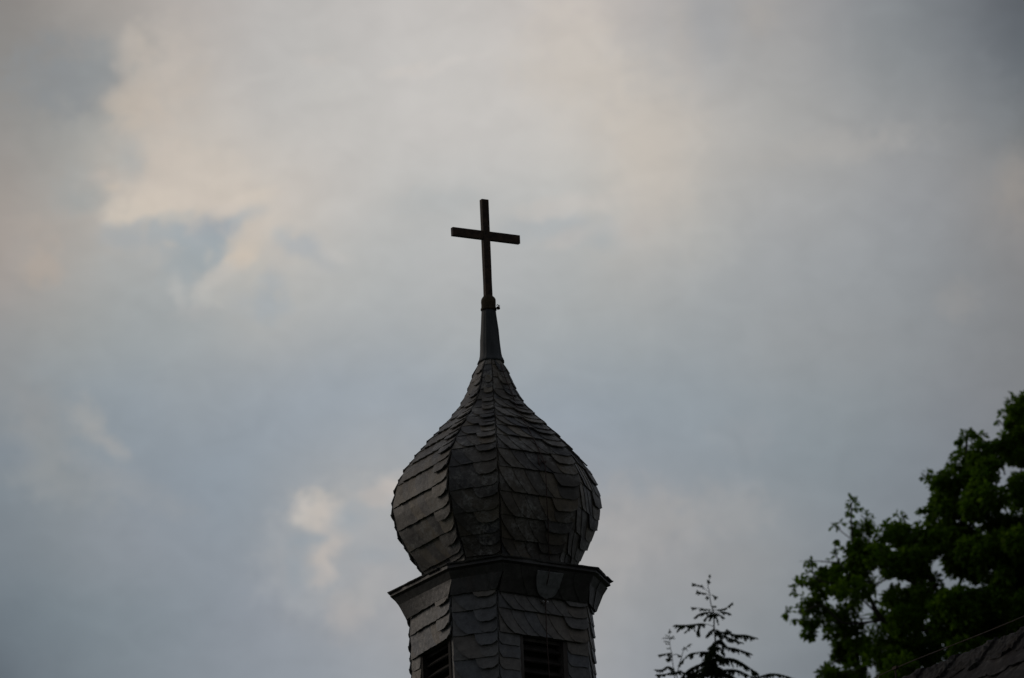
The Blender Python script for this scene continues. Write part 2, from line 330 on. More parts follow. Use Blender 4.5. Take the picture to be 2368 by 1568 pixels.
# ------------------------------------------------------------------ the church tower
TD = 69.54
ap = at(1156.5, 1364, TD)
AX, AY = ap.x, ap.y
def z_at(py):
    """height on the tower's axis that shows at picture height py"""
    lo, hi = 5.0, 60.0
    for _ in range(60):
        mid = (lo + hi) / 2
        d = Vector((AX, AY, mid)) - CAM
        y = 784 - FPX * d.dot(UP) / d.dot(F)
        if y > py: lo = mid
        else: hi = mid
    return lo
def mpp(z): return (Vector((AX, AY, z)) - CAM).dot(F) / FPX
PSI = R(29)
def plan(l, n, r, rn, al=R(90) - PSI, an=R(45) - PSI, ar=PSI, arn=R(45) + PSI):
    """eight corners (x, towards camera) of the chamfered-square plan, width 1 across the picture"""
    tot = l + n + r + rn; l, n, r, rn = l / tot, n / tot, r / tot, rn / tot
    x = [-.5, -.5 + l, -.5 + l + n, -.5 + l + n + r, .5]
    d = [0] * 5
    d[1] = d[2] = 0
    d[2] = 0; d[1] = -n * math.tan(an); d[0] = d[1] - l * math.tan(al)
    d[3] = -r * math.tan(ar); d[4] = d[3] - rn * math.tan(arn)
    c = (d[0] + d[4]) / 2
    half = [Vector((x[i], -(d[i] - c))) for i in range(4)]     # P1..P4 (y negative = towards camera)
    return half + [-h for h in half]
PL_DOME = plan(.275, .238, .385, .102, R(60), R(18), R(33), R(73))
PL_CORN = plan(.267, .25, .42, .063, R(58.5), R(24), R(34), R(75))
PL_DRUM = plan(.231, .249, .486, .036, R(63), R(17.4), R(35.4), R(78.6))

def ring(py, wpx, pl):
    z = z_at(py); s = wpx * mpp(z)
    return [Vector((AX + p.x * s, AY + p.y * s, z)) for p in pl]

class Skin:
    """one face of an octagonal body: bilinear between two corner lines, u across, s down the slope"""
    def __init__(self, rings, k):
        self.a = [r[k] for r in rings]; self.b = [r[(k + 1) % 8] for r in rings]
        self.s = [0]
        for i in range(1, len(rings)):
            m0 = (self.a[i - 1] + self.b[i - 1]) / 2; m1 = (self.a[i] + self.b[i]) / 2
            self.s.append(self.s[-1] + (m1 - m0).length)
        self.len = self.s[-1]
    def seg(self, s):
        i = 0
        while i < len(self.s) - 2 and s > self.s[i + 1]: i += 1
        return i, (s - self.s[i]) / (self.s[i + 1] - self.s[i])
    def p(self, u, s):
        i, t = self.seg(s)
        return self.a[i].lerp(self.a[i + 1], t).lerp(self.b[i].lerp(self.b[i + 1], t), u)
    def width(self, s):
        i, t = self.seg(s)
        return (self.a[i].lerp(self.a[i + 1], t) - self.b[i].lerp(self.b[i + 1], t)).length
    def n(self, s):
        e = .04
        s0, s1 = max(0, s - e), min(self.len, s + e)
        du = self.p(1, s) - self.p(0, s); ds = self.p(.5, s1) - self.p(.5, s0)
        return du.cross(ds).normalized() * -1

def add_slate(bm_, sk, left, right, s0, s1, lift0, tilt, lean, rng, rows=5, cols=4, th=.010, round_=.0, ragged=.0025, rround=.0):
    """one slate: left(t), right(t) give its edges at t = 0 (top) .. 1 (foot)"""
    top, bot = [], []
    jit = rng.uniform(-.0015, .0015); tw = rng.uniform(-.002, .002)
    for i in range(rows + 1):
        t = i / rows
        for j in range(cols + 1):
            c = j / cols
            tt = t
            u = left(t) * (1 - c) + right(t) * c
            s = s0 + (s1 - s0) * tt
            if i == rows:
                s += jit + tw * (c - .5) * 2 + rng.uniform(-ragged, ragged) - round_ * ((1 - c) ** 3) * (s1 - s0) - rround * max(0.0, (c - .55) / .45) ** 2 * (s1 - s0)
            s = min(max(s, 0), sk.len + .02)
            q = sk.p(u, s); nn = sk.n(s)
            h = lift0 + tilt * t + lean * (1 - c) + rng.uniform(-.0007, .0007)
            top.append(bm_.verts.new(q + nn * h)); bot.append(bm_.verts.new(q + nn * (h - th)))
    W = cols + 1
    for i in range(rows):
        for j in range(cols):
            a, b, c_, d = i * W + j, i * W + j + 1, (i + 1) * W + j + 1, (i + 1) * W + j
            bm_.faces.new((top[a], top[b], top[c_], top[d])[::-1]); bm_.faces.new((bot[a], bot[b], bot[c_], bot[d]))
    rim = [j for j in range(W)] + [i * W + cols for i in range(1, rows + 1)] + [rows * W + j for j in range(cols - 1, -1, -1)] + [i * W for i in range(rows - 1, 0, -1)]
    for a, b in zip(rim, rim[1:] + rim[:1]):
        bm_.faces.new((top[a], top[b], bot[b], bot[a]))

def course(bm_, sk, s0, s1, rng, u0=0.0, u1=1.0, pitch=.115, lap=.05, tilt=.012, end_stack=True, over=.003):
    """one course of the old-German slating: slates with a curved back, two small ones closing at the right-hand ridge"""
    W = sk.width(s1) * (u1 - u0); Wf = max(sk.width(s1), .02); h = s1 - s0
    near = min(1.0, W / .34); tilt *= .45 + .55 * near
    ub = u0 + (.007 / Wf if u0 == 0 else 0); ue = u1 + over / Wf * (1 if u1 == 1 else .2)
    sh = min(.62 * h, W * .40) / Wf                       # how far the back of a slate swings over in one course
    st = s0 - lap if s0 - lap > 0 else 0
    def curve(uu, k=1.0):
        def f(t):
            tt = max(0.0, (t * (s1 - st) - (s0 - st)) / h) if h > 0 else t
            return uu + sh * k * (tt ** 1.65) + (.10 * sh * k * max(0, (tt - .85) / .15) ** 2)
        return f
    if W < .10:
        add_slate(bm_, sk, lambda t: ub, lambda t: ue, st, s1, .004, tilt, 0.002, rng)
        return
    wend = min(.30 * W, .15) if end_stack else 0
    starts = []
    span = (W - wend) - sh * Wf * 0.75
    n = max(1, round(span / pitch))
    if W < .22: n = 0
    x = .0
    for i in range(n + 1):
        starts.append(u0 + (span * i / max(n, 1)) / Wf + (rng.uniform(-.008, .008) / Wf if i else .0))
    if n == 0: starts = []
    # first slate: the foot at the left-hand ridge
    first_next = curve(starts[0]) if starts else None
    edges = [curve(s) for s in starts]
    if edges:
        add_slate(bm_, sk, lambda t: ub, lambda t, e=edges[0]: e(t) + .025 / Wf, st, s1, .003, tilt * .8, .0, rng)
        for i in range(len(edges) - 1):
            add_slate(bm_, sk, edges[i], lambda t, e=edges[i + 1]: e(t) + .03 / Wf, st, s1, .005, tilt, .006, rng, rows=6)
        eu = starts[-1]
    else:
        add_slate(bm_, sk, lambda t: ub, lambda t: ub + (ue - ub) * .62, st, s1, .003, tilt, .0, rng)
        eu = u0 + .30 * W / Wf
    if end_stack:
        sm = (s0 + s1) / 2 + rng.uniform(-.01, .01)
        d = (sh * .42)
        def le(off):
            def f(t): return eu + off + d * (1 - math.sqrt(max(0, 1 - t * t)))* 1.0 + d * .35 * t
            return f
        add_slate(bm_, sk, le(d * .62), lambda t: ue, max(sm - .04, 0), s1, .004 + .006 * near, tilt, .004, rng, rows=7, cols=6, rround=.20)
        add_slate(bm_, sk, le(0), lambda t: ue, max(st, 0), sm, .006 + .008 * near, tilt * 1.1, .004, rng, rows=7, cols=6, rround=.20)

def loft(bm_, rings, caps=(False, False), skip=()):
    vr = [[bm_.verts.new(p) for p in r] for r in rings]
    n = len(rings[0])
    for i in range(len(vr) - 1):
        for k in range(n):
            if k in skip: continue
            bm_.faces.new((vr[i][k], vr[i + 1][k], vr[i + 1][(k + 1) % n], vr[i][(k + 1) % n]))
    if caps[0]: bm_.faces.new(vr[0])
    if caps[1]: bm_.faces.new(vr[-1][::-1])

gz = ground_z(AX, AY)
tower = thing('church', 'slate-clad church with an octagonal onion-domed tower carrying a plain cross', 'church', (AX, AY, gz))

DOME = [(829, 50), (846, 70), (867.6, 92.2), (889.5, 108.3), (914, 129.6), (931, 147.9), (953, 179.6), (979.8, 227.7), (1014, 297.7), (1043.3, 353.6),
        (1072.5, 403.6), (1099.4, 442.4), (1126.2, 464.9), (1150.6, 480.2), (1170, 483.4), (1189.5, 481), (1209, 471), (1233.5, 456.9), (1258, 430),
        (1282.3, 401.9), (1307, 370.9), (1322, 352), (1340, 340)]
def smooth_profile(pr, k):
    out = []
    for i in range(len(pr) - 1):
        p0, p1, p2, p3 = pr[max(i - 1, 0)], pr[i], pr[i + 1], pr[min(i + 2, len(pr) - 1)]
        for q in range(k):
            t = q / k
            out.append(tuple(0.5 * (2 * b + (c - a) * t + (2 * a - 5 * b + 4 * c - d) * t * t + (3 * b - a - 3 * c + d) * t ** 3) for a, b, c, d in zip(p0, p1, p2, p3)))
    out.append(pr[-1]); return out
dome_rings = [ring(y, wd - 13, PL_DOME) for y, wd in smooth_profile(DOME, 2)]
rng = random.Random(11)
bm_ = bmesh.new()
for k in range(8):
    rng = random.Random(11); sk = Skin(dome_rings, k)
    s = .105; i = 0; c_s = [0, s]
    while s < sk.len - .05:
        f = s / sk.len
        s += (.128 if f < .25 else .150 if f < .45 else .168 if f < .58 else .188) * rng.uniform(.97, 1.03); c_s.append(min(s, sk.len))
    rng = random.Random(100 + k)
    for a, b in zip(c_s, c_s[1:]):
        if b - a < .05: continue
        course(bm_, sk, a, b, rng, tilt=(.08 if k in (3, 4) else .14) * (b - a))
loft(bm_, dome_rings, (True, True))
obj('dome', bm_, S_DOME, tower)

# cornice: small roof, worn lip, hanging frieze of slates
lip_y = 1184.6 + 735 / 4.093; lip_w = 2090 / 4.093
neck = ring(1333, 335, PL_CORN); lip_t = ring(lip_y - 4.5, lip_w * .992, PL_CORN); lip_b = ring(lip_y + 3.0, lip_w, PL_CORN)
lip_i = ring(lip_y + 6, lip_w * .965, PL_CORN)
mid = ring(lip_y + 22, lip_w * .905, PL_CORN)
PL_MID = [a.lerp(b, .75) for a, b in zip(PL_CORN, PL_DRUM)]
foot = ring(1184.6 + 948 / 4.093, 1730 / 4.093, PL_MID)
foot_in = ring(1184.6 + 948 / 4.093, 1620 / 4.093, PL_MID)
bm_ = bmesh.new()
loft(bm_, [neck, lip_t, lip_b, lip_i, mid, foot, foot_in])
rng = random.Random(5)
top_rings = [neck, [a.lerp(b, .5) for a, b in zip(neck, lip_t)], lip_t]
cove = [lip_i, [a.lerp(b, .5) for a, b in zip(lip_i, mid)], mid, [a.lerp(b, .5) for a, b in zip(mid, foot)], foot]
for k in range(8):
    sk = Skin(top_rings, k)
    W = sk.width(sk.len)
    n = max(2, round(W / .14))
    for lay in range(2):
        for i in range(n):
            a, b = i / n - (.01 if i == 0 else 0), (i + 1) / n + .012
            add_slate(bm_, sk, lambda t, a=a: a, lambda t, b=b: b, sk.len * .45 + .0 * lay, sk.len + rng.uniform(.008, .028) - .012 * lay, .003 + .008 * (1 - lay), .007, .002, rng, rows=3, th=.009, ragged=.007)
    sk = Skin(cove, k)
    W = sk.width(sk.len / 2)
    n = max(2, round(W / .15))
    for i in range(n):
        a, b = i / n, (i + 1) / n
        shw = .10 / W if n > 2 else .03 / W
        lf = (lambda t: -.004) if i == 0 else (lambda t, a=a, shw=shw: a + shw * t ** 1.7)
        rf = (lambda t: 1.012) if i == n - 1 else (lambda t, b=b, shw=shw: b + shw * t ** 1.7 + .03)
        add_slate(bm_, sk, lf, rf, .004, sk.len + .012, .003, .036, .006, rng, rows=6, ragged=.003)
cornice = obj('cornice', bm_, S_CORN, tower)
# one newer, paler slate hung over the frieze
bm_ = bmesh.new(); sk = Skin(cove, 2)
sh_ = lambda t, s_: .52 + s_ * .145 * (math.sqrt(max(0, 1 - max(0, (t - .12) / .88) ** 2.2)) * .97 + .03)
add_slate(bm_, sk, lambda t: sh_(t, -1), lambda t: sh_(t, 1), .02, sk.len + .02, .030, .030, .0, rng, rows=10, cols=5, ragged=.001)
o = obj('repair_slate', bm_, S_PALE, cornice); o.location = (0, 0, 0); o['label'] = 'paler newer slate with a rounded foot hung on the frieze'

# shaft with slated walls and two louvred windows in view
sh_top, sh_w = 1184.6 + 890 / 4.093, 1700 / 4.093
top_r = ring(sh_top, sh_w, PL_DRUM)
zt = top_r[0].z
# the nave's ridge runs under the tower and out to the right, towards the viewer: its height follows from where it leaves the picture
def on_level(px, py, z):
    d = F + RT * ((px - 1183.5) / FPX) + UP * ((784 - py) / FPX)
    return CAM + d * ((z - CAM.z) / d.z)
RA, RB = (2071.5, 1581.7), (2366.9, 1461.6)
def off_line(z):
    a, b = on_level(*RA, z), on_level(*RB, z)
    return (a.x - AX) * (b.y - AY) - (a.y - AY) * (b.x - AX)
lo, hi = 16.5, zt - .6
best = min(((abs(off_line(lo + (hi - lo) * i / 400)), lo + (hi - lo) * i / 400) for i in range(401)))
ZR = best[1]
ra, rb_ = on_level(*RA, ZR), on_level(*RB, ZR)
RD = (rb_ - ra); RD.z = 0; RD.normalize()
print('ridge', ZR, RD, (ra - Vector((AX, AY, ZR))).length, 'zt', zt, 'frame bottom', z_at(1568))
zb = ZR - 1.9
bot_r = [Vector((p.x, p.y, zb)) for p in top_r]
shaft_rings = [top_r, bot_r]
WIN = {2: (.225, .775, None), 0: (.20, .95, None)}      # face: from, to across
z_foot = z_at(1184.6 + 948 / 4.093); zw = z_foot - .366          # lintel height
s_win = zt - zw; WH = 1.0
bm_ = bmesh.new(); rng = random.Random(23)
loft(bm_, [top_r, bot_r], skip=(0, 2))
for k in (0, 2):
    sk = Skin(shaft_rings, k); a, b, _ = WIN[k]
    def q(u0, u1, s0, s1):
        vs = [bm_.verts.new(sk.p(u, s)) for u, s in ((u0, s0), (u0, s1), (u1, s1), (u1, s0))]; bm_.faces.new(vs)
    q(0, a, 0, sk.len); q(b, 1, 0, sk.len); q(a, b, 0, s_win); q(a, b, s_win + WH, sk.len)
    nn = sk.n(.5) * -.16
    c0 = [sk.p(u, s) for u, s in ((a, s_win), (a, s_win + WH), (b, s_win + WH), (b, s_win))]
    fr = [bm_.verts.new(p) for p in c0]; bk = [bm_.verts.new(p + nn) for p in c0]
    for i in range(4): bm_.faces.new((fr[i], fr[(i + 1) % 4], bk[(i + 1) % 4], bk[i]))
    bm_.faces.new(bk)
ch = .199
for k in range(8):
    sk = Skin(shaft_rings, k)
    s = s_win - math.floor(s_win / ch) * ch - ch
    while s < sk.len - .02:
        a, b = max(0, s), min(s + ch, sk.len)
        if b - a > .05:
            if k in WIN and a > s_win - .05 and a < s_win + WH - .05:
                wa, wb, _ = WIN[k]
                hh = (b - a) / 2
                for q_ in range(2):
                    r0, r1 = a + hh * q_, a + hh * (q_ + 1)
                    for ua, ub_ in ((0, wa), (wb, 1)):
                        if ub_ - ua < .06: continue
                        W = sk.width(1)
                        c1 = .03 / W; c2 = .012 / W
                        add_slate(bm_, sk, lambda t, ua=ua: ua - .004 + c1 * max(0, (t - .7) / .3) ** 2, lambda t, ub_=ub_: ub_ + .012 - c2 * max(0, (t - .6) / .4) ** 2,
                                  max(0, r0 - .04), r1, .005, .013, .003, rng, rows=6, ragged=.004)
            else:
                course(bm_, sk, a, b, rng, tilt=(.08 if k in (3, 4) else .14) * (b - a))
        s += ch
obj('tower_shaft', bm_, S_SHAFT, tower)
for k in (2, 0):
    sk = Skin(shaft_rings, k); a, b, _ = WIN[k]; W = sk.width(1)
    nx = (sk.p(1, 1) - sk.p(0, 1)).normalized(); nn = sk.n(1); zz = Vector((0, 0, 1))
    bm_ = bmesh.new(); jw = .022
    for u, sgn in ((a, 1), (b, -1)):
        c = sk.p(u, s_win + WH / 2) + nx * (jw * sgn) - nn * .03
        box(bm_, c, nx, nn, zz, jw - .002, .038, WH / 2 - .003)
    cm = sk.p((a + b) / 2, s_win)
    box(bm_, cm - nn * .05 - zz * .018, nx, nn, zz, (b - a) * W / 2 - 2 * jw - .002, .022, .014)
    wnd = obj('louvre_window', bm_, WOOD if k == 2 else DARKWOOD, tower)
    bm_ = bmesh.new()
    y = .075
    while y < WH - .04:
        c = cm - zz * y - nn * .055
        d1 = (nn * .75 - zz * .66).normalized(); d2 = d1.cross(nx).normalized()
        box(bm_, c, nx, d1, d2, (b - a) * W / 2 - 2 * jw - .003, .048, .006)
        y += .094
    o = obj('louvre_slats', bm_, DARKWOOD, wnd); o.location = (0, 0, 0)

# lead-covered spire cap, mossy collar, cross
def oct_ring(py, wpx, n=8, rot=PSI, cx=0):
    z = z_at(py); r_ = wpx * mpp(z) / 2
    return [Vector((AX + cx + r_ * math.cos(2 * math.pi * (k + .5) / n - rot), AY + r_ * math.sin(2 * math.pi * (k + .5) / n - rot), z)) for k in range(n)]
bm_ = bmesh.new()
cap_prof = [(714, 31.5), (730, 34), (745, 36.5), (765, 40), (785, 43.5), (805, 46.5), (820, 49), (828, 52), (834, 58), (839, 62)]
loft(bm_, [oct_ring(y, wd * 1.0, 48) for y, wd in cap_prof][::1], (True, True))
rng = random.Random(3)
for v in bm_.verts:
    d = Vector((v.co.x - AX, v.co.y - AY, 0)); v.co += d * (.06 * noise.noise(v.co * 9) + .09 * max(0, math.cos(4 * math.atan2(d.y, d.x) + 1.2)) ** 8)
obj('spire_cap', bm_, LEAD, tower, smooth=True)
bm_ = bmesh.new()
col_prof = [(684.5, 20), (687, 24), (690, 29), (694, 33), (700, 33.5), (707, 33), (712, 33.5), (714.5, 36.5), (718, 37), (719, 33)]
loft(bm_, [oct_ring(y, wd * 1.02, 16) for y, wd in col_prof], (True, True))
for v in bm_.verts:
    d = Vector((v.co.x - AX, v.co.y - AY, 0)); v.co += d * (.09 * noise.noise(v.co * 25))
collar = obj('collar', bm_, MOSSY, tower, smooth=True)
bm_ = bmesh.new()
zc = z_at(716); m_ = mpp(zc)
cc = Vector((AX + 22.5 * m_, AY - .03, zc))
bmesh.ops.create_icosphere(bm_, subdivisions=2, radius=4.3 * m_, matrix=Matrix.Translation(cc))
for v in bm_.verts: v.co += (v.co - cc) * .5 * noise.noise(v.co * 60)
tube(bm_, [cc + Vector((0, 0, .0)), cc + Vector((.004, 0, .02)), cc + Vector((-.008, 0, .032)), cc + Vector((-.012, 0, .02))], .0035, 5)
tube(bm_, [cc, cc + Vector((.012, 0, .018)), cc + Vector((.004, 0, .027))], .003, 5)
tube(bm_, [cc, cc + Vector((-.035, .01, .004)), cc + Vector((-.06, .02, .008))], .006, 6)
o = obj('wire_clamp', bm_, IRON, collar); o.location = (0, 0, 0)
bm_ = bmesh.new()
wx = Vector((math.cos(PSI), math.sin(PSI), 0)); wy = Vector((-math.sin(PSI), math.cos(PSI), 0)); zz = Vector((0, 0, 1))
z0, z1 = z_at(691), z_at(462.5)
m_ = mpp((z0 + z1) / 2)
zb_ = z_at(545.5)
hw = 17.6 * m_ / 2; hd = .020; hb = 19.0 * m_ / 2 / .95
def bar(c, ax, ay, az_, sx_, sy_, sz_, seg):
    vs0 = None
    for i in range(seg + 1):
        p = c + az_ * (-sz_ + 2 * sz_ * i / seg)
        e = 1 + .03 * noise.noise(p * 12)
        vs = [bm_.verts.new(p + ax * (sx_ * e * a_) + ay * (sy_ * b_)) for a_, b_ in ((-1, -1), (1, -1), (1, 1), (-1, 1))]
        if vs0:
            for q_ in range(4): bm_.faces.new((vs0[q_], vs0[(q_ + 1) % 4], vs[(q_ + 1) % 4], vs[q_]))
        else: bm_.faces.new(vs[::-1])
        vs0 = vs
    bm_.faces.new(vs0)
CP = Vector((AX, AY, 0))
bar(CP + zz * ((z0 + z1) / 2), wx, wy, zz, hw, hd, (z1 - z0) / 2, 14)
bl = 176 * m_ / 2
for sgn in (-1, 1):
    ln = (bl - hw) / 2
    bar(CP + zz * zb_ + wx * sgn * (hw + ln), wy, zz, wx, hd - .002, hb, ln, 8)
obj('cross', bm_, IRON, tower)

# lightning cable down the right-hand front face, with its clamps
def hit(px, py, out=.02):
    """a point of the tower's outside seen at (px, py), lifted a little off the slates"""
    best = None
    o_ = CAM; d = (F + RT * ((px - 1183.5) / FPX) + UP * ((784 - py) / FPX)).normalized()
    from mathutils.geometry import intersect_ray_tri
    for rs in (dome_rings, [lip_b, lip_i, mid, foot], [top_r, bot_r]):
        for i in range(len(rs) - 1):
            for k in range(8):
                A, B, Cc, D = rs[i][k], rs[i][(k + 1) % 8], rs[i + 1][(k + 1) % 8], rs[i + 1][k]
                for tri in ((A, B, Cc), (A, Cc, D)):
                    h = intersect_ray_tri(tri[0], tri[1], tri[2], d, o_, True)
                    if h is not None and (best is None or (h - o_).length < (best - o_).length): best = h
    if best is None: return None
    return best - d * out
def z1p(x, y): return (866.8 + x / 4.098, 809 + y / 4.098)
def z2p(x, y): return (866.8 + x / 4.093, 1184.6 + y / 4.093)
path = [z1p(*p) for p in ((1165, 40), (1190, 130), (1225, 240), (1265, 340), (1310, 440), (1345, 540), (1390, 640), (1440, 720), (1490, 820), (1545, 930), (1595, 1045), (1612, 1100), (1622, 1250), (1627, 1400), (1632, 1520))]
path += [z2p(*p) for p in ((1636, 60), (1640, 180), (1643, 300), (1648, 420), (1651, 470), (1648, 560), (1635, 640), (1618, 710), (1611, 760), (1612, 850), (1618, 950), (1622, 1100), (1628, 1220), (1636, 1350), (1643, 1450), (1650, 1568), (1656, 1700))]
pts = [h for h in (hit(x, y, .058) for x, y in path) if h is not None]
bm_ = bmesh.new(); tube(bm_, bez(pts, 3), .0042, 6)
cable = obj('lightning_cable', bm_, COPPER, tower)
def clamp(px, py, bolts):
    c = hit(px, py, .06); bm2 = bmesh.new(); fx = Vector((math.cos(PSI), math.sin(PSI), 0)); fn = Vector((math.sin(PSI), -math.cos(PSI), 0))
    box(bm2, c, fx, fn, zz, .022, .005, .006)
    if not bolts:
        tube(bm2, [c + fx * -.02, c + fx * -.035 - zz * .03], .004, 5); tube(bm2, [c + fx * .012, c + fx * .0 - zz * .02], .004, 5)
        tube(bm2, [c + fx * -.05 + zz * .06, c + fx * -.045 - zz * .02, c + fx * -.03 - zz * .05], [.004, .008, .005], 5)
    else:
        tube(bm2, [c + fx * -.022, c + fx * -.034 - zz * .012], .007, 6)
    o_ = obj('clamp', bm2, IRON if bolts else COPPER, cable); o_.location = (0, 0, 0)
    if bolts:
        bm3 = bmesh.new()
        for s_ in (-.02, .016): 
            p = c + fx * s_ + fn * .004
            ring0 = [(p + (fx * math.cos(a_ * math.pi / 5) + zz * math.sin(a_ * math.pi / 5)) * .0075) for a_ in range(11)]
            tube(bm3, ring0, .0028, 5)
        o2 = obj('bolt', bm3, STEEL, cable); o2.location = (0, 0, 0)
x_, y_ = z1p(1598, 1058); clamp(x_, y_, False)
x_, y_ = z2p(1613, 850); clamp(x_, y_, True)

# the nave: a steep slate roof whose ridge carries the tower and rises into the lower right corner
RN = Vector((-RD.y, RD.x, 0))                     # level, square to the ridge
if RN.y > 0: RN = -RN                             # towards the viewer
SLOPE = R(50)
DD = (RN * math.cos(SLOPE) - Vector((0, 0, 1)) * math.sin(SLOPE)).normalized()
NR = (RN * math.sin(SLOPE) + Vector((0, 0, 1)) * math.cos(SLOPE)).normalized()
ORG = ra - RD * 0.0                               # where the ridge enters the picture
r_back = -(ra - Vector((AX, AY, ZR))).length - 2.4; r_front = 6.5
SLEN = 5.2
class Flat:
    """the roof slope towards the viewer: u metres along the ridge, s down the slope"""
    len = 99
    def p(self, u, s): return ORG + RD * u + DD * s
    def n(self, s): return NR
    def width(self, s): return 1
fl = Flat(); rng = random.Random(31)
bm_ = bmesh.new()
RN2 = -RN; DD2 = (RN2 * math.cos(SLOPE) - Vector((0, 0, 1)) * math.sin(SLOPE)).normalized(); NR2 = (RN2 * math.sin(SLOPE) + Vector((0, 0, 1)) * math.cos(SLOPE)).normalized()
for dd_, nr_ in ((DD, NR), (DD2, NR2)):
    q = [ORG + RD * u + dd_ * s_ - nr_ * .03 for u, s_ in ((r_back, .0), (r_back, SLEN), (r_front, SLEN), (r_front, .0))]
    a_ = [bm_.verts.new(p) for p in q]; b_ = [bm_.verts.new(p - nr_ * .09) for p in q]
    bm_.faces.new(a_); bm_.faces.new(b_[::-1])
    for i in range(4): bm_.faces.new((a_[i], b_[i], b_[(i + 1) % 4], a_[(i + 1) % 4]))
s = .20
cs = .30
while s < SLEN - .1:
    u = r_back + rng.uniform(0, .1)
    while u < r_front - .1:
        w_ = rng.uniform(.21, .27); k_ = rng.uniform(.02, .05)
        def lf(t, u=u, k_=k_): return u - .05 * t + k_ * t ** 3 + .06 * max(0, (t - .8) / .2) ** 2
        def rf(t, u=u, w_=w_): return u + w_ + .04 - .05 * t
        add_slate(bm_, fl, lf, rf, s - .08, s + cs + .02 * math.sin(u * 9), .006, .024, .010, rng, rows=6, cols=4, th=.012, ragged=.012)
        u += w_
    s += cs
nave_roof = obj('nave_roof', bm_, S_ROOF, tower)
# ridge slates, crusted with lichen, lying over the top course
bm_ = bmesh.new()
S_HIP = slate_mat('crusted_slate', [(.011, .0095, .009), (.019, .017, .0155), (.0145, .013, .012)], .22, rough=.85, spec=.15)
t = r_back
while t < r_front - .4:
    ln = rng.uniform(.40, .50); nu, nv = 22, 13
    vs = []
    for i in range(nu):
        for j in range(nv):
            fu = i / (nu - 1); a = t + fu * (ln + .06); f = j / (nv - 1)
            low = .27 + .035 * math.sin(a * 21 + 1) + .03 * noise.noise(Vector((a * 9, 4, 2)))
            if f < .12: q = ORG + RD * a - RN * (.05 * (1 - f / .12)) + Vector((0, 0, .008)) 
            else: q = ORG + RD * a + DD * ((f - .12) / .88 * low)
            lump = noise.noise(Vector((a * 24, f * 8, 7.7))); fine_ = noise.noise(Vector((a * 70, f * 24, 1.3)))
            crust = max(0, 1 - abs(fu - .93) / .16)
            q += NR * (.022 + .014 * fu + .012 * lump + .010 * fine_ + crust * (.012 + .022 * max(0, fine_ + .35 * lump)))
            vs.append(bm_.verts.new(q))
    bt = [bm_.verts.new(v.co - NR * .035) for v in vs]
    for i in range(nu - 1):
        for j in range(nv - 1):
            a = i * nv + j
            bm_.faces.new((vs[a], vs[a + nv], vs[a + nv + 1], vs[a + 1])); bm_.faces.new((bt[a], bt[a + 1], bt[a + nv + 1], bt[a + nv]))
    rim = [j for j in range(nv)] + [i * nv + nv - 1 for i in range(1, nu)] + [(nu - 1) * nv + j for j in range(nv - 2, -1, -1)] + [i * nv for i in range(nu - 2, 0, -1)]
    for a, b in zip(rim, rim[1:] + rim[:1]): bm_.faces.new((vs[a], vs[b], bt[b], bt[a]))
    t += ln
o = obj('ridge_slates', bm_, S_HIP, nave_roof); o.location = (0, 0, 0)
# wire along the ridge, on small stands
def z7p(x, y): return (2020.2 + x / 6.83, 1394.4 + y / 6.83)
bm_ = bmesh.new()
hold = on_level(*z7p(120, 1075), ZR + .085)
off_ = hold - (ORG + Vector((0, 0, .085)))
u_h = off_.dot(RD)
Zw = Vector((0, 0, 1))
wp = [ORG + RD * (u_h - 1.6) + Zw * .03, ORG + RD * (u_h - .8) + Zw * .075, ORG + RD * u_h + Zw * .122, ORG + RD * (u_h + 1.2) + Zw * .115, ORG + RD * (u_h + 2.6) + Zw * .122, ORG + RD * 5.5 + Zw * .124]
tube(bm_, bez(wp, 5), .0044, 6)
wire = obj('ridge_wire', bm_, IRON, tower)
for uu in (u_h, u_h + 2.6):
    bm_ = bmesh.new()
    p = ORG + RD * uu
    tube(bm_, [p + Zw * .0, p + Zw * .06, p + Zw * .116], .006, 6)
    box(bm_, p + Zw * .124, RD, RN, Zw, .026, .012, .011)
    o = obj('wire_stand', bm_, IRON, wire); o.location = (0, 0, 0)
# nave walls
bm_ = bmesh.new()
hw_ = SLEN * math.cos(SLOPE) - .35; ze = ZR - hw_ * math.tan(SLOPE) - .12
def npt(u, v, z): q = ORG + RD * u + RN * v; return Vector((q.x, q.y, z))
ub_, uf_ = r_back + .3, r_front - .3
loft(bm_, [[npt(u, v, z) for u, v in ((ub_, hw_), (uf_, hw_), (uf_, -hw_), (ub_, -hw_))] for z in (3.0, ze)])
for u in (ub_, uf_):
    bm_.faces.new([bm_.verts.new(p) for p in (npt(u, hw_, ze), npt(u, 0, ZR - .15), npt(u, -hw_, ze))])
obj('nave_wall', bm_, PLASTER, tower)

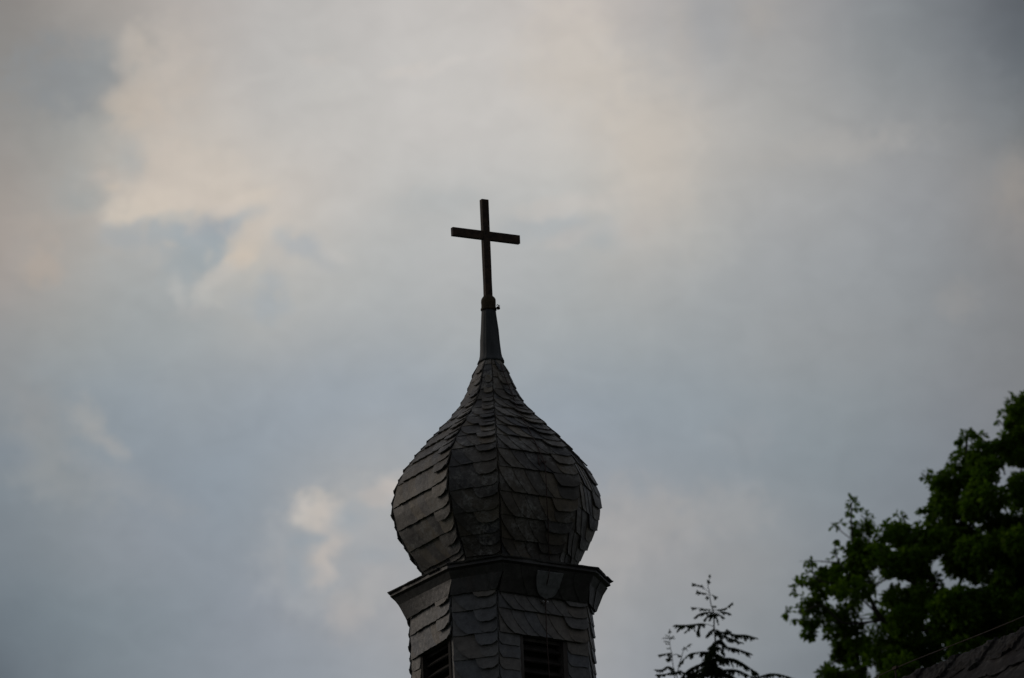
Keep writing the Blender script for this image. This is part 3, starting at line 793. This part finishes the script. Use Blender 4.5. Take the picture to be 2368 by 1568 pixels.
# ------------------------------------------------------------------ the broad-leaved tree
OD = 132.0
OAK = [(2500,846),(2440,868),(2400,884),(2367,903),(2356,910),(2338,913),(2326,921),(2330,939),(2314,949),(2296,970),(2302,979),(2322,986),(2338,991),(2335,1003),(2317,1001),(2304,1016),(2294,1022),(2279,1016),
 (2276,1001),(2255,997),(2237,1001),(2231,987),(2230,1003),(2215,1008),(2211,1029),(2210,1045),(2201,1044),(2193,1068),(2185,1078),(2190,1086),(2175,1086),(2165,1096),(2149,1087),(2128,1106),(2144,1120),(2147,1131),(2157,1127),
 (2154,1145),(2141,1163),(2115,1186),(2123,1200),(2116,1218),(2097,1212),(2096,1194),(2082,1176),(2064,1181),(2062,1205),(2046,1207),(2033,1218),(2020,1230),(2026,1187),(2018,1197),(2002,1181),(1984,1173),(1980,1150),(1971,1147),(1960,1152),(1956,1171),(1958,1189),
 (1948,1200),(1927,1205),(1915,1207),(1927,1221),(1935,1243),(1919,1248),(1938,1257),(1923,1275),(1912,1291),(1916,1311),(1905,1311),(1888,1316),(1884,1293),(1875,1288),(1861,1301),(1866,1316),(1850,1324),(1853,1338),(1831,1344),(1824,1370),(1832,1379),(1848,1378),(1849,1393),(1817,1405),(1814,1431),(1839,1442),(1862,1447),
 (1851,1467),(1864,1483),(1885,1478),(1895,1477),(1909,1488),(1927,1470),(1919,1487),(1928,1500),(1917,1526),(1899,1549),(1893,1570),(1900,1640),(1960,1700),(2600,1720),(2760,1500),(2780,1200),(2700,980),(2600,880)]
HOLES = [[(2002,1327),(2012,1312),(2025,1300),(2046,1288),(2050,1293),(2033,1306),(2027,1325),(2036,1332),(2060,1328),(2080,1337),(2100,1330),(2112,1326),(2116,1350),(2085,1361),(2050,1362),(2042,1380),(2052,1398),(2068,1410),(2064,1418),(2050,1414),(2040,1398),(2030,1382),(2025,1352)],
 [(2008,1288),(2036,1290),(2040,1297),(2012,1295)],[(1990,1425),(2012,1424),(2034,1437),(2030,1443),(1992,1434)],[(1996,1450),(2006,1446),(2010,1470),(2000,1470)],[(1862,1420),(1880,1418),(1884,1428),(1868,1432)],[(1893,1428),(1912,1430),(1920,1436),(1900,1434)],
 [(2084,1492),(2094,1492),(2100,1508),(2090,1508)],[(2200,1060),(2216,1064),(2226,1070),(2214,1076)],[(2322,1072),(2332,1058),(2336,1080),(2328,1090)],[(2300,965),(2330,972),(2326,980),(2308,976)],[(2296,1180),(2322,1170),(2340,1190),(2320,1196)],[(2260,1196),(2284,1190),(2280,1200)],[(1940,1322),(1952,1322),(1950,1342),(1938,1340)],
 [(1930,1545),(1955,1520),(1960,1550),(1940,1562)],[(2148,1306),(2158,1304),(2156,1313)],[(2146,1358),(2160,1355),(2158,1370),(2150,1372)]]
def inside(x, y, poly):
    c = False; j = len(poly) - 1
    for i in range(len(poly)):
        xi, yi = poly[i]; xj, yj = poly[j]
        if (yi > y) != (yj > y) and x < (xj - xi) * (y - yi) / (yj - yi) + xi: c = not c
        j = i
    return c
def edge_d(x, y, poly):
    best = 1e9; j = len(poly) - 1
    for i in range(len(poly)):
        ax_, ay_ = poly[j]; bx_, by_ = poly[i]; j = i
        vx, vy = bx_ - ax_, by_ - ay_; t_ = max(0, min(1, ((x - ax_) * vx + (y - ay_) * vy) / (vx * vx + vy * vy + 1e-9)))
        best = min(best, math.hypot(x - ax_ - vx * t_, y - ay_ - vy * t_))
    return best
rng = random.Random(77)
opx = OD / FPX
def leaf(bm_, p, d, nrm, ln, wd):
    s_ = d.cross(nrm)
    if s_.length < 1e-4: return
    s_.normalize(); nrm = s_.cross(d).normalized()
    pr = ((0, .0), (.22, .30), (.38, .24), (.58, .5), (.72, .34), (.88, .34), (1.0, 0))
    mid_ = [bm_.verts.new(p + d * (ln * t_) - nrm * (ln * .22 * t_ * t_)) for t_, _ in pr]
    for sg in (-1, 1):
        prev = None
        ed = [bm_.verts.new(p + d * (ln * t_) + s_ * (sg * wd * w_) + nrm * (wd * .18 * w_ - ln * .22 * t_ * t_)) for t_, w_ in pr[1:-1]]
        chain = [mid_[0]] + ed + [mid_[-1]]
        bm_.faces.new(chain + mid_[-2:0:-1] if sg == 1 else (chain + mid_[-2:0:-1])[::-1])
def rosette(bm_, c, out, n, size):
    for i in range(n):
        d = Vector((rng.gauss(0, 1), rng.gauss(0, 1), rng.gauss(0, .8))).normalized() * .8 + out * .55 + Vector((0, 0, -.12))
        d.normalize()
        nrm = Vector((rng.gauss(0, .5), rng.gauss(0, .5), 1)).normalized()
        ln = size * rng.uniform(.75, 1.25)
        leaf(bm_, c + d * rng.uniform(0, size * .25), d, nrm, ln, ln * .56)
# clumps first, rosettes on them
core = Vector((0, 0, 0))
oak_c = at(2420, 1380, OD)
gzo = ground_z(oak_c.x, oak_c.y)
oak = thing('oak_tree', 'large dark broad-leaved tree filling the right edge behind the roof', 'tree', (oak_c.x + .5, oak_c.y, ground_z(oak_c.x, oak_c.y)))
clumps = []
tries = 0
while len(clumps) < 520 and tries < 60000:
    tries += 1
    x, y = rng.uniform(1800, 2790), rng.uniform(840, 1720)
    if not inside(x, y, OAK) or any(inside(x, y, h) for h in HOLES): continue
    ed = edge_d(x, y, OAK)
    r_ = min(rng.uniform(22, 44), max(9, ed * 1.0))
    thick = min(2.6, .35 + ed * .012)
    dz_ = rng.uniform(-thick, thick)
    if any(math.hypot(x - a, y - b) < .36 * max(r_, r) and abs(dz_ - d) < .5 for a, b, r, d in clumps): continue
    clumps.append((x, y, r_, dz_))
bm_ = bmesh.new(); nros = 0
ros_pts = []
for (x, y, r_, dz_) in clumps:
    n = int(5 + r_ * r_ * .040 * (1.6 if x > 2080 else 1.0))
    for i in range(n):
        v = Vector((rng.gauss(0, 1), rng.gauss(0, 1), rng.gauss(0, 1))).normalized() * (rng.uniform(.25, 1) ** .5)
        px, py = x + v.x * r_, y - v.z * r_ * .85
        if not inside(px, py, OAK) or any(inside(px, py, h) for h in HOLES): continue
        if edge_d(px, py, OAK) < 4 and rng.random() < .55: continue
        c = at(px, py, OD + dz_ + v.y * r_ * opx)
        ros_pts.append((c, v)); 
# twig tips along the outline
for i in range(len(OAK)):
    x0, y0 = OAK[i]; x1, y1 = OAK[(i + 1) % len(OAK)]
    ln_ = math.hypot(x1 - x0, y1 - y0); m_n = max(1, int(ln_ / 9))
    for k in range(m_n):
        t_ = (k + rng.random()) / m_n
        x, y = x0 + (x1 - x0) * t_, y0 + (y1 - y0) * t_
        nx_, ny_ = -(y1 - y0) / (ln_ + 1e-6), (x1 - x0) / (ln_ + 1e-6)
        if not inside(x + nx_ * 3, y + ny_ * 3, OAK): nx_, ny_ = -nx_, -ny_
        dd_ = rng.uniform(7, 12)
        px, py = x + nx_ * dd_, y + ny_ * dd_
        if not inside(px, py, OAK) or any(inside(px, py, h) for h in HOLES): continue
        if rng.random() < .25: continue
        ros_pts.append((at(px, py, OD + rng.uniform(-.5, .5)), (RT * -nx_ + UP * ny_)))
for c, v in ros_pts:
    rosette(bm_, c, v, rng.randint(5, 8), rng.uniform(.075, .105))
obj('crown', bm_, LEAF, oak)
bm_ = bmesh.new()
tb = Vector((oak_c.x + .5, oak_c.y, gzo - .3)); fork = at(2480, 1500, OD)
tube(bm_, bez([tb, tb.lerp(fork, .35) + Vector((.15, .1, 0)), tb.lerp(fork, .7) + Vector((-.1, 0, 0)), fork], 5), [.36 - .016 * i for i in range(16)], 10)
def limb(pts2, r0, r1, dz0=0, dz1=0):
    ps = [at(x, y, OD + dz0 + (dz1 - dz0) * i / (len(pts2) - 1)) for i, (x, y) in enumerate(pts2)]
    b_ = bez(ps, 5); tube(bm_, b_, [r0 + (r1 - r0) * i / (len(b_) - 1) for i in range(len(b_))], 6)
limb([(2480, 1500), (2300, 1420), (2180, 1390), (2127, 1355), (2090, 1337), (2060, 1334), (2028, 1350)], 0.0672, 0.0096)
limb([(2480, 1520), (2250, 1470), (2110, 1450), (2043, 1434), (2012, 1385), (1990, 1340), (1970, 1240), (1968, 1160)], 0.0630, 0.0096, 0, -.4)
limb([(2043, 1434), (1950, 1440), (1900, 1400), (1850, 1420)], 0.0210, 0.0096, -.2, -.5)
limb([(2043, 1434), (1960, 1360), (1890, 1340), (1874, 1300)], 0.0168, 0.0080, -.2, -.5)
limb([(2110, 1450), (2030, 1500), (1950, 1520), (1910, 1545)], 0.0252, 0.0096, 0, .2)
limb([(1990, 1340), (2010, 1230), (1990, 1190)], 0.0126, 0.0064, -.2, -.4)
limb([(1972, 1250), (1940, 1225), (1920, 1208)], 0.0084, 0.0048, -.2, -.4)
limb([(2012, 1385), (1940, 1300), (1930, 1250)], 0.0126, 0.0064, -.2, -.5)
limb([(2480, 1500), (2400, 1300), (2300, 1180), (2240, 1080), (2235, 1000)], 0.0840, 0.0160)
limb([(2300, 1180), (2200, 1150), (2140, 1105)], 0.0252, 0.0096)
limb([(2480, 1500), (2460, 1250), (2400, 1050), (2350, 930)], 0.0840, 0.0160, 0, .4)
limb([(2400, 1050), (2340, 1000), (2305, 970)], 0.0210, 0.0080, .3, .3)
limb([(2180, 1390), (2120, 1280), (2085, 1190)], 0.0294, 0.0096, 0, .3)
limb([(2480, 1500), (2600, 1250), (2650, 1050)], 0.0840, 0.0240, 0, -.4)
for (x, y, r_, dz_) in clumps[::2]:
    if edge_d(x, y, OAK) < 60:
        x2, y2 = x + (2420 - x) * .15 + rng.uniform(-15, 15), y + (1420 - y) * .12 + rng.uniform(-10, 20)
        ps = [at(x2, y2, OD + dz_ * .8), at((x + x2) / 2 + rng.uniform(-6, 6), (y + y2) / 2, OD + dz_ * .9), at(x, y, OD + dz_)]
        tube(bm_, bez(ps, 3), [.014 - .0016 * i for i in range(7)], 5)
obj('trunk', bm_, BARK, oak)

# ------------------------------------------------------------------ the spruce
SD = 110.0
def s5(x, y, dz=0): return at(1473.6 + x / 5.290, 1271.3 + y / 5.290, SD + dz)
u5 = SD / FPX / 5.290
rng = random.Random(19)
base_p = s5(975, 1700); gzs = ground_z(base_p.x, base_p.y)
spruce = thing('spruce_tree', 'thin-topped conifer with drooping branches between the tower and the broad-leaved tree', 'tree', (base_p.x, base_p.y, gzs))
bw = bmesh.new(); bn = bmesh.new()
def needles(p, d, n, ln):
    for i in range(n):
        a = Vector((rng.gauss(0, 1), rng.gauss(0, 1), rng.gauss(0, 1))); a = (a - d * a.dot(d)).normalized()
        e = (d * .75 + a * .8).normalized(); s_ = e.cross(a).normalized() * (ln * .24)
        q = p + d * rng.uniform(-.5, .5) * ln
        tip = q + e * ln * rng.uniform(.7, 1.15)
        m_ = q.lerp(tip, .5)
        bn.faces.new([bn.verts.new(v) for v in (q, m_ + s_, tip, m_ - s_)])
def twig(p, d, ln, dens=1.0):
    """a needled shoot"""
    k = max(2, int(ln / (u5 * 9)))
    pts_ = []; q = p.copy(); dd_ = d.normalized()
    for i in range(k + 1):
        pts_.append(q.copy()); dd_ = (dd_ + Vector((rng.gauss(0, .08), rng.gauss(0, .08), -.06))).normalized(); q = q + dd_ * (ln / k)
    tube(bw, pts_, [u5 * (2.4 - 1.2 * i / k) for i in range(k + 1)], 4)
    for a, b in zip(pts_, pts_[1:]):
        needles(a, (b - a).normalized(), max(3, int(14 * dens)), u5 * 19)
    needles(pts_[-1], dd_, 7, u5 * 15)
def branch(pl, hang=40, dens=1.0, thick=4.0, bare=.0, depth=None, upright=False):
    """a bough: polyline in picture detail units, with shoots hanging from it"""
    dz = depth if depth is not None else rng.uniform(-.55, .55)
    n_ = len(pl) - 1
    tot = math.hypot(pl[-1][0] - pl[0][0], pl[-1][1] - pl[0][1])
    ps = bez([s5(x, y, dz * (i / n_) * tot * u5) for i, (x, y) in enumerate(pl)], 8)
    tube(bw, ps, [u5 * (thick * (1 - .7 * i / (len(ps) - 1)) + 1) for i in range(len(ps))], 5)
    Ls = [0]
    for a, b in zip(ps, ps[1:]): Ls.append(Ls[-1] + (b - a).length)
    step = u5 * 8 / dens; s_ = bare * Ls[-1]
    sg = 1
    while s_ < Ls[-1]:
        i = 0
        while i < len(Ls) - 2 and s_ > Ls[i + 1]: i += 1
        t_ = (s_ - Ls[i]) / (Ls[i + 1] - Ls[i] + 1e-9); p = ps[i].lerp(ps[i + 1], t_); d = (ps[i + 1] - ps[i]).normalized()
        sg = -sg
        side_ = d.cross(Vector((0, 0, 1))); side_ = side_.normalized() if side_.length > 1e-3 else Vector((0, 1, 0))
        f = s_ / Ls[-1]
        gapn = noise.noise(p * 26); ln = u5 * hang * rng.uniform(.3, 1.0) * (1.0 - .3 * f) * (1 + 1.5 * max(-.6, gapn))
        if upright: dr = d * .4 + RT * sg * .9 + Vector((0, 0, .3))
        else: dr = d * rng.uniform(.2, .9) + side_ * (sg * rng.uniform(.1, .6)) + Vector((0, 0, -.7 + rng.uniform(-.5, .7)))
        if rng.random() < (.92 if gapn > -.16 else .3): twig(p, dr, ln, 1.0)
        if not upright: needles(p, d, int((7 if gapn > -.1 else 3) * dens), u5 * 16)
        s_ += step * rng.uniform(.6, 1.5)
    twig(ps[-1] - (ps[-1] - ps[-2]) * .5, (ps[-1] - ps[-2]).normalized(), u5 * hang * .5)
def tuft(x, y, r_, n=6):
    c = s5(x, y)
    for i in range(n):
        d = Vector((rng.gauss(0, 1), rng.gauss(0, .6), rng.gauss(-.2, .8))).normalized(); twig(c, d, u5 * r_ * rng.uniform(.6, 1.1), .9)
trunk_pl = [(890, 300), (870, 400), (862, 450), (880, 520), (890, 620), (905, 690), (925, 740), (935, 860), (937, 960), (950, 1080), (955, 1200), (960, 1400), (965, 1568), (975, 1900)]
tp = [s5(x, y) for x, y in trunk_pl]; tps = bez(tp, 4)
tube(bw, tps, [u5 * (2.2 + 13 * (i / (len(tps) - 1)) ** 1.1) for i in range(len(tps))], 7)
tube(bw, [tps[-1], Vector((base_p.x, base_p.y, (tps[-1].z + gzs) / 2)), Vector((base_p.x, base_p.y, gzs - .3))], [u5 * 15, .12, .22], 9)
for pl in ([(392, 980), (395, 1100), (400, 1190), (420, 1270), (430, 1380), (445, 1470), (520, 1700), (960, 2000)], [(640, 1150), (600, 1190), (560, 1240), (535, 1330), (500, 1450), (520, 1620), (960, 1950)]):
    q = bez([s5(x, y, .15) for x, y in pl], 4); tube(bw, q, [u5 * (2 + 6 * i / (len(q) - 1)) for i in range(len(q))], 6)
for t_ in ((885, 312, 16, 4), (866, 396, 20, 6), (690, 426, 20, 6), (742, 525, 28, 6), (855, 582, 26, 6), (945, 578, 30, 7), (937, 700, 18, 5), (785, 450, 10, 3), (392, 1000, 18, 2), (385, 1335, 40, 9)): tuft(*t_)
branch([(880, 525), (800, 460), (750, 435), (690, 428)], 12, .45, 2.2, .3, 0)
branch([(882, 558), (830, 535), (740, 524)], 14, .6, 2.2, .3, .2)
branch([(893, 545), (915, 555), (950, 582)], 18, .9, 2.2, .4, .2)
branch([(925, 735), (840, 730), (760, 715), (675, 710)], 36, .8, 3.4, .12)
branch([(925, 740), (1000, 735), (1080, 715), (1150, 660)], 30, .9, 3.4, .15)
branch([(925, 760), (820, 770), (760, 785), (705, 825)], 40, 1.0, 3)
branch([(930, 770), (1000, 765), (1080, 765), (1130, 785)], 34, .9, 3, .4)
branch([(930, 780), (990, 790), (1050, 828)], 34, 1.0, 3)
branch([(930, 785), (870, 800), (820, 855)], 34, 1.1, 3); branch([(930, 790), (900, 820), (885, 855)], 24, 1.1, 3, .0)
branch([(930, 795), (970, 840), (988, 905)], 24, 1.0, 3)
branch([(932, 940), (860, 912), (760, 905), (640, 920), (490, 925)], 76, 1.15, 4, .26, .3)
branch([(750, 906), (750, 960), (735, 1030)], 60, 1.5, 3, .1, .2); branch([(660, 918), (630, 960), (590, 1005)], 34, 1.1, 3, .1, .2); branch([(540, 925), (520, 950), (495, 985)], 30, 1.0, 3, .1, .2)
branch([(937, 965), (890, 1000), (848, 1050)], 40, 1.3, 3); branch([(940, 975), (980, 985), (1010, 1010)], 40, 1.3, 3)
branch([(945, 1010), (1080, 1010), (1200, 1040), (1320, 1045), (1445, 1080)], 62, 1.5, 4, 0, .3)
branch([(945, 1020), (1050, 1050), (1150, 1090), (1270, 1135)], 60, 1.4, 4, 0, -.4)
branch([(1080, 1000), (1090, 985), (1130, 1000)], 25, 1.2, 2.5, 0)
branch([(955, 1130), (900, 1200), (855, 1275)], 60, 1.7, 4); branch([(955, 1120), (1020, 1110), (1100, 1190), (1200, 1210), (1375, 1270)], 70, 1.8, 4, 0, .2)
branch([(955, 1150), (1010, 1100), (1030, 1085)], 40, 1.6, 3)
branch([(955, 1250), (740, 1255), (620, 1290), (520, 1395)], 70, 1.6, 4, 0, .3)
branch([(428, 1265), (350, 1272), (270, 1288)], 28, .9, 3, .1, 0); branch([(430, 1285), (480, 1280), (520, 1300)], 30, 1, 3, .1, 0)
branch([(425, 1290), (400, 1310), (375, 1345)], 40, 1.5, 3, 0, 0)
branch([(955, 1340), (1150, 1330), (1300, 1400), (1450, 1505)], 80, 1.8, 5, 0, .2)
branch([(955, 1400), (780, 1400), (640, 1460), (540, 1560)], 80, 1.7, 5, 0, -.2)
branch([(448, 1475), (380, 1430), (300, 1468), (235, 1470)], 46, 1.2, 3.5, 0, 0); branch([(455, 1490), (350, 1520), (245, 1530)], 46, 1.3, 3.5, 0, .2)
branch([(455, 1500), (520, 1490), (600, 1510), (700, 1500)], 60, 1.4, 3.5, 0, .2)
branch([(960, 1480), (1200, 1470), (1420, 1570)], 80, 1.8, 5, 0, -.2); branch([(960, 1500), (700, 1530), (500, 1600)], 80, 1.7, 5, 0, .2)
branch([(960, 1640), (1200, 1600), (1420, 1570), (1600, 1522), (1720, 1524), (1834, 1552), (1960, 1600)], 60, 1.4, 5, .35, .2)
for (x, y, dx_, r_) in ((415, 1290, 0, 0),):
    pass
for a, b in (((390, 1085), (318, 1058)), ((392, 1085), (448, 1076)), ((392, 1065), (352, 1040)), ((394, 1105), (432, 1050)), ((394, 1135), (336, 1106)), ((396, 1155), (352, 1142)), ((400, 1215), (368, 1203)), ((392, 1010), (392, 975)),
             ((590, 1200), (550, 1212)), ((600, 1190), (648, 1142)), ((590, 1200), (612, 1222)), ((610, 1180), (640, 1180)), ((570, 1225), (560, 1190))):
    p, q = s5(*a, .15), s5(*b, .15); twig(p, q - p, (q - p).length, .45)
for i in range(42):                                   # inner boughs of the closing crown
    y = rng.uniform(1140, 1700); hw_ = 60 + (y - 1130) * .62
    x1 = 957 + rng.uniform(-1, 1) * hw_
    branch([(957, y - 20), ((957 + x1) / 2, y - 5), (x1, y + rng.uniform(20, 90))], 78, 1.0, 4, 0, rng.uniform(-1.5, 1.5))
cx_, cy_ = base_p.x, base_p.y
ztop = s5(960, 1650).z
for i in range(150):                                  # whorls below the picture
    z = ztop - (ztop - gzs - 2.0) * (i / 150)
    rad = .5 + (ztop - z) * .17; a = i * 2.39996
    dv = Vector((math.cos(a), math.sin(a), 0))
    p0 = Vector((cx_, cy_, z)); n_ = 7
    ps = [p0 + dv * (rad * k / n_) + Vector((0, 0, -.28 * rad * (k / n_) ** 1.5)) for k in range(n_ + 1)]
    tube(bw, ps, [.03 * (1 - .8 * k / n_) for k in range(n_ + 1)], 4)
    sd_ = dv.cross(Vector((0, 0, 1)))
    for k in range(1, n_ + 1):
        for sg in (-1, 1):
            for q_ in range(2):
                b0 = ps[k - 1].lerp(ps[k], q_ * .5); tip = b0 + (dv * .5 + sd_ * sg * rng.uniform(.5, 1) + Vector((0, 0, -.6))).normalized() * rad * .28
                wv_ = dv * rad * .05; m_ = b0.lerp(tip, .5)
                bn.faces.new([bn.verts.new(v) for v in (b0, m_ + wv_, tip, m_ - wv_)])
obj('trunk', bw, BARK, spruce)
obj('crown', bn, NEEDLE, spruce)
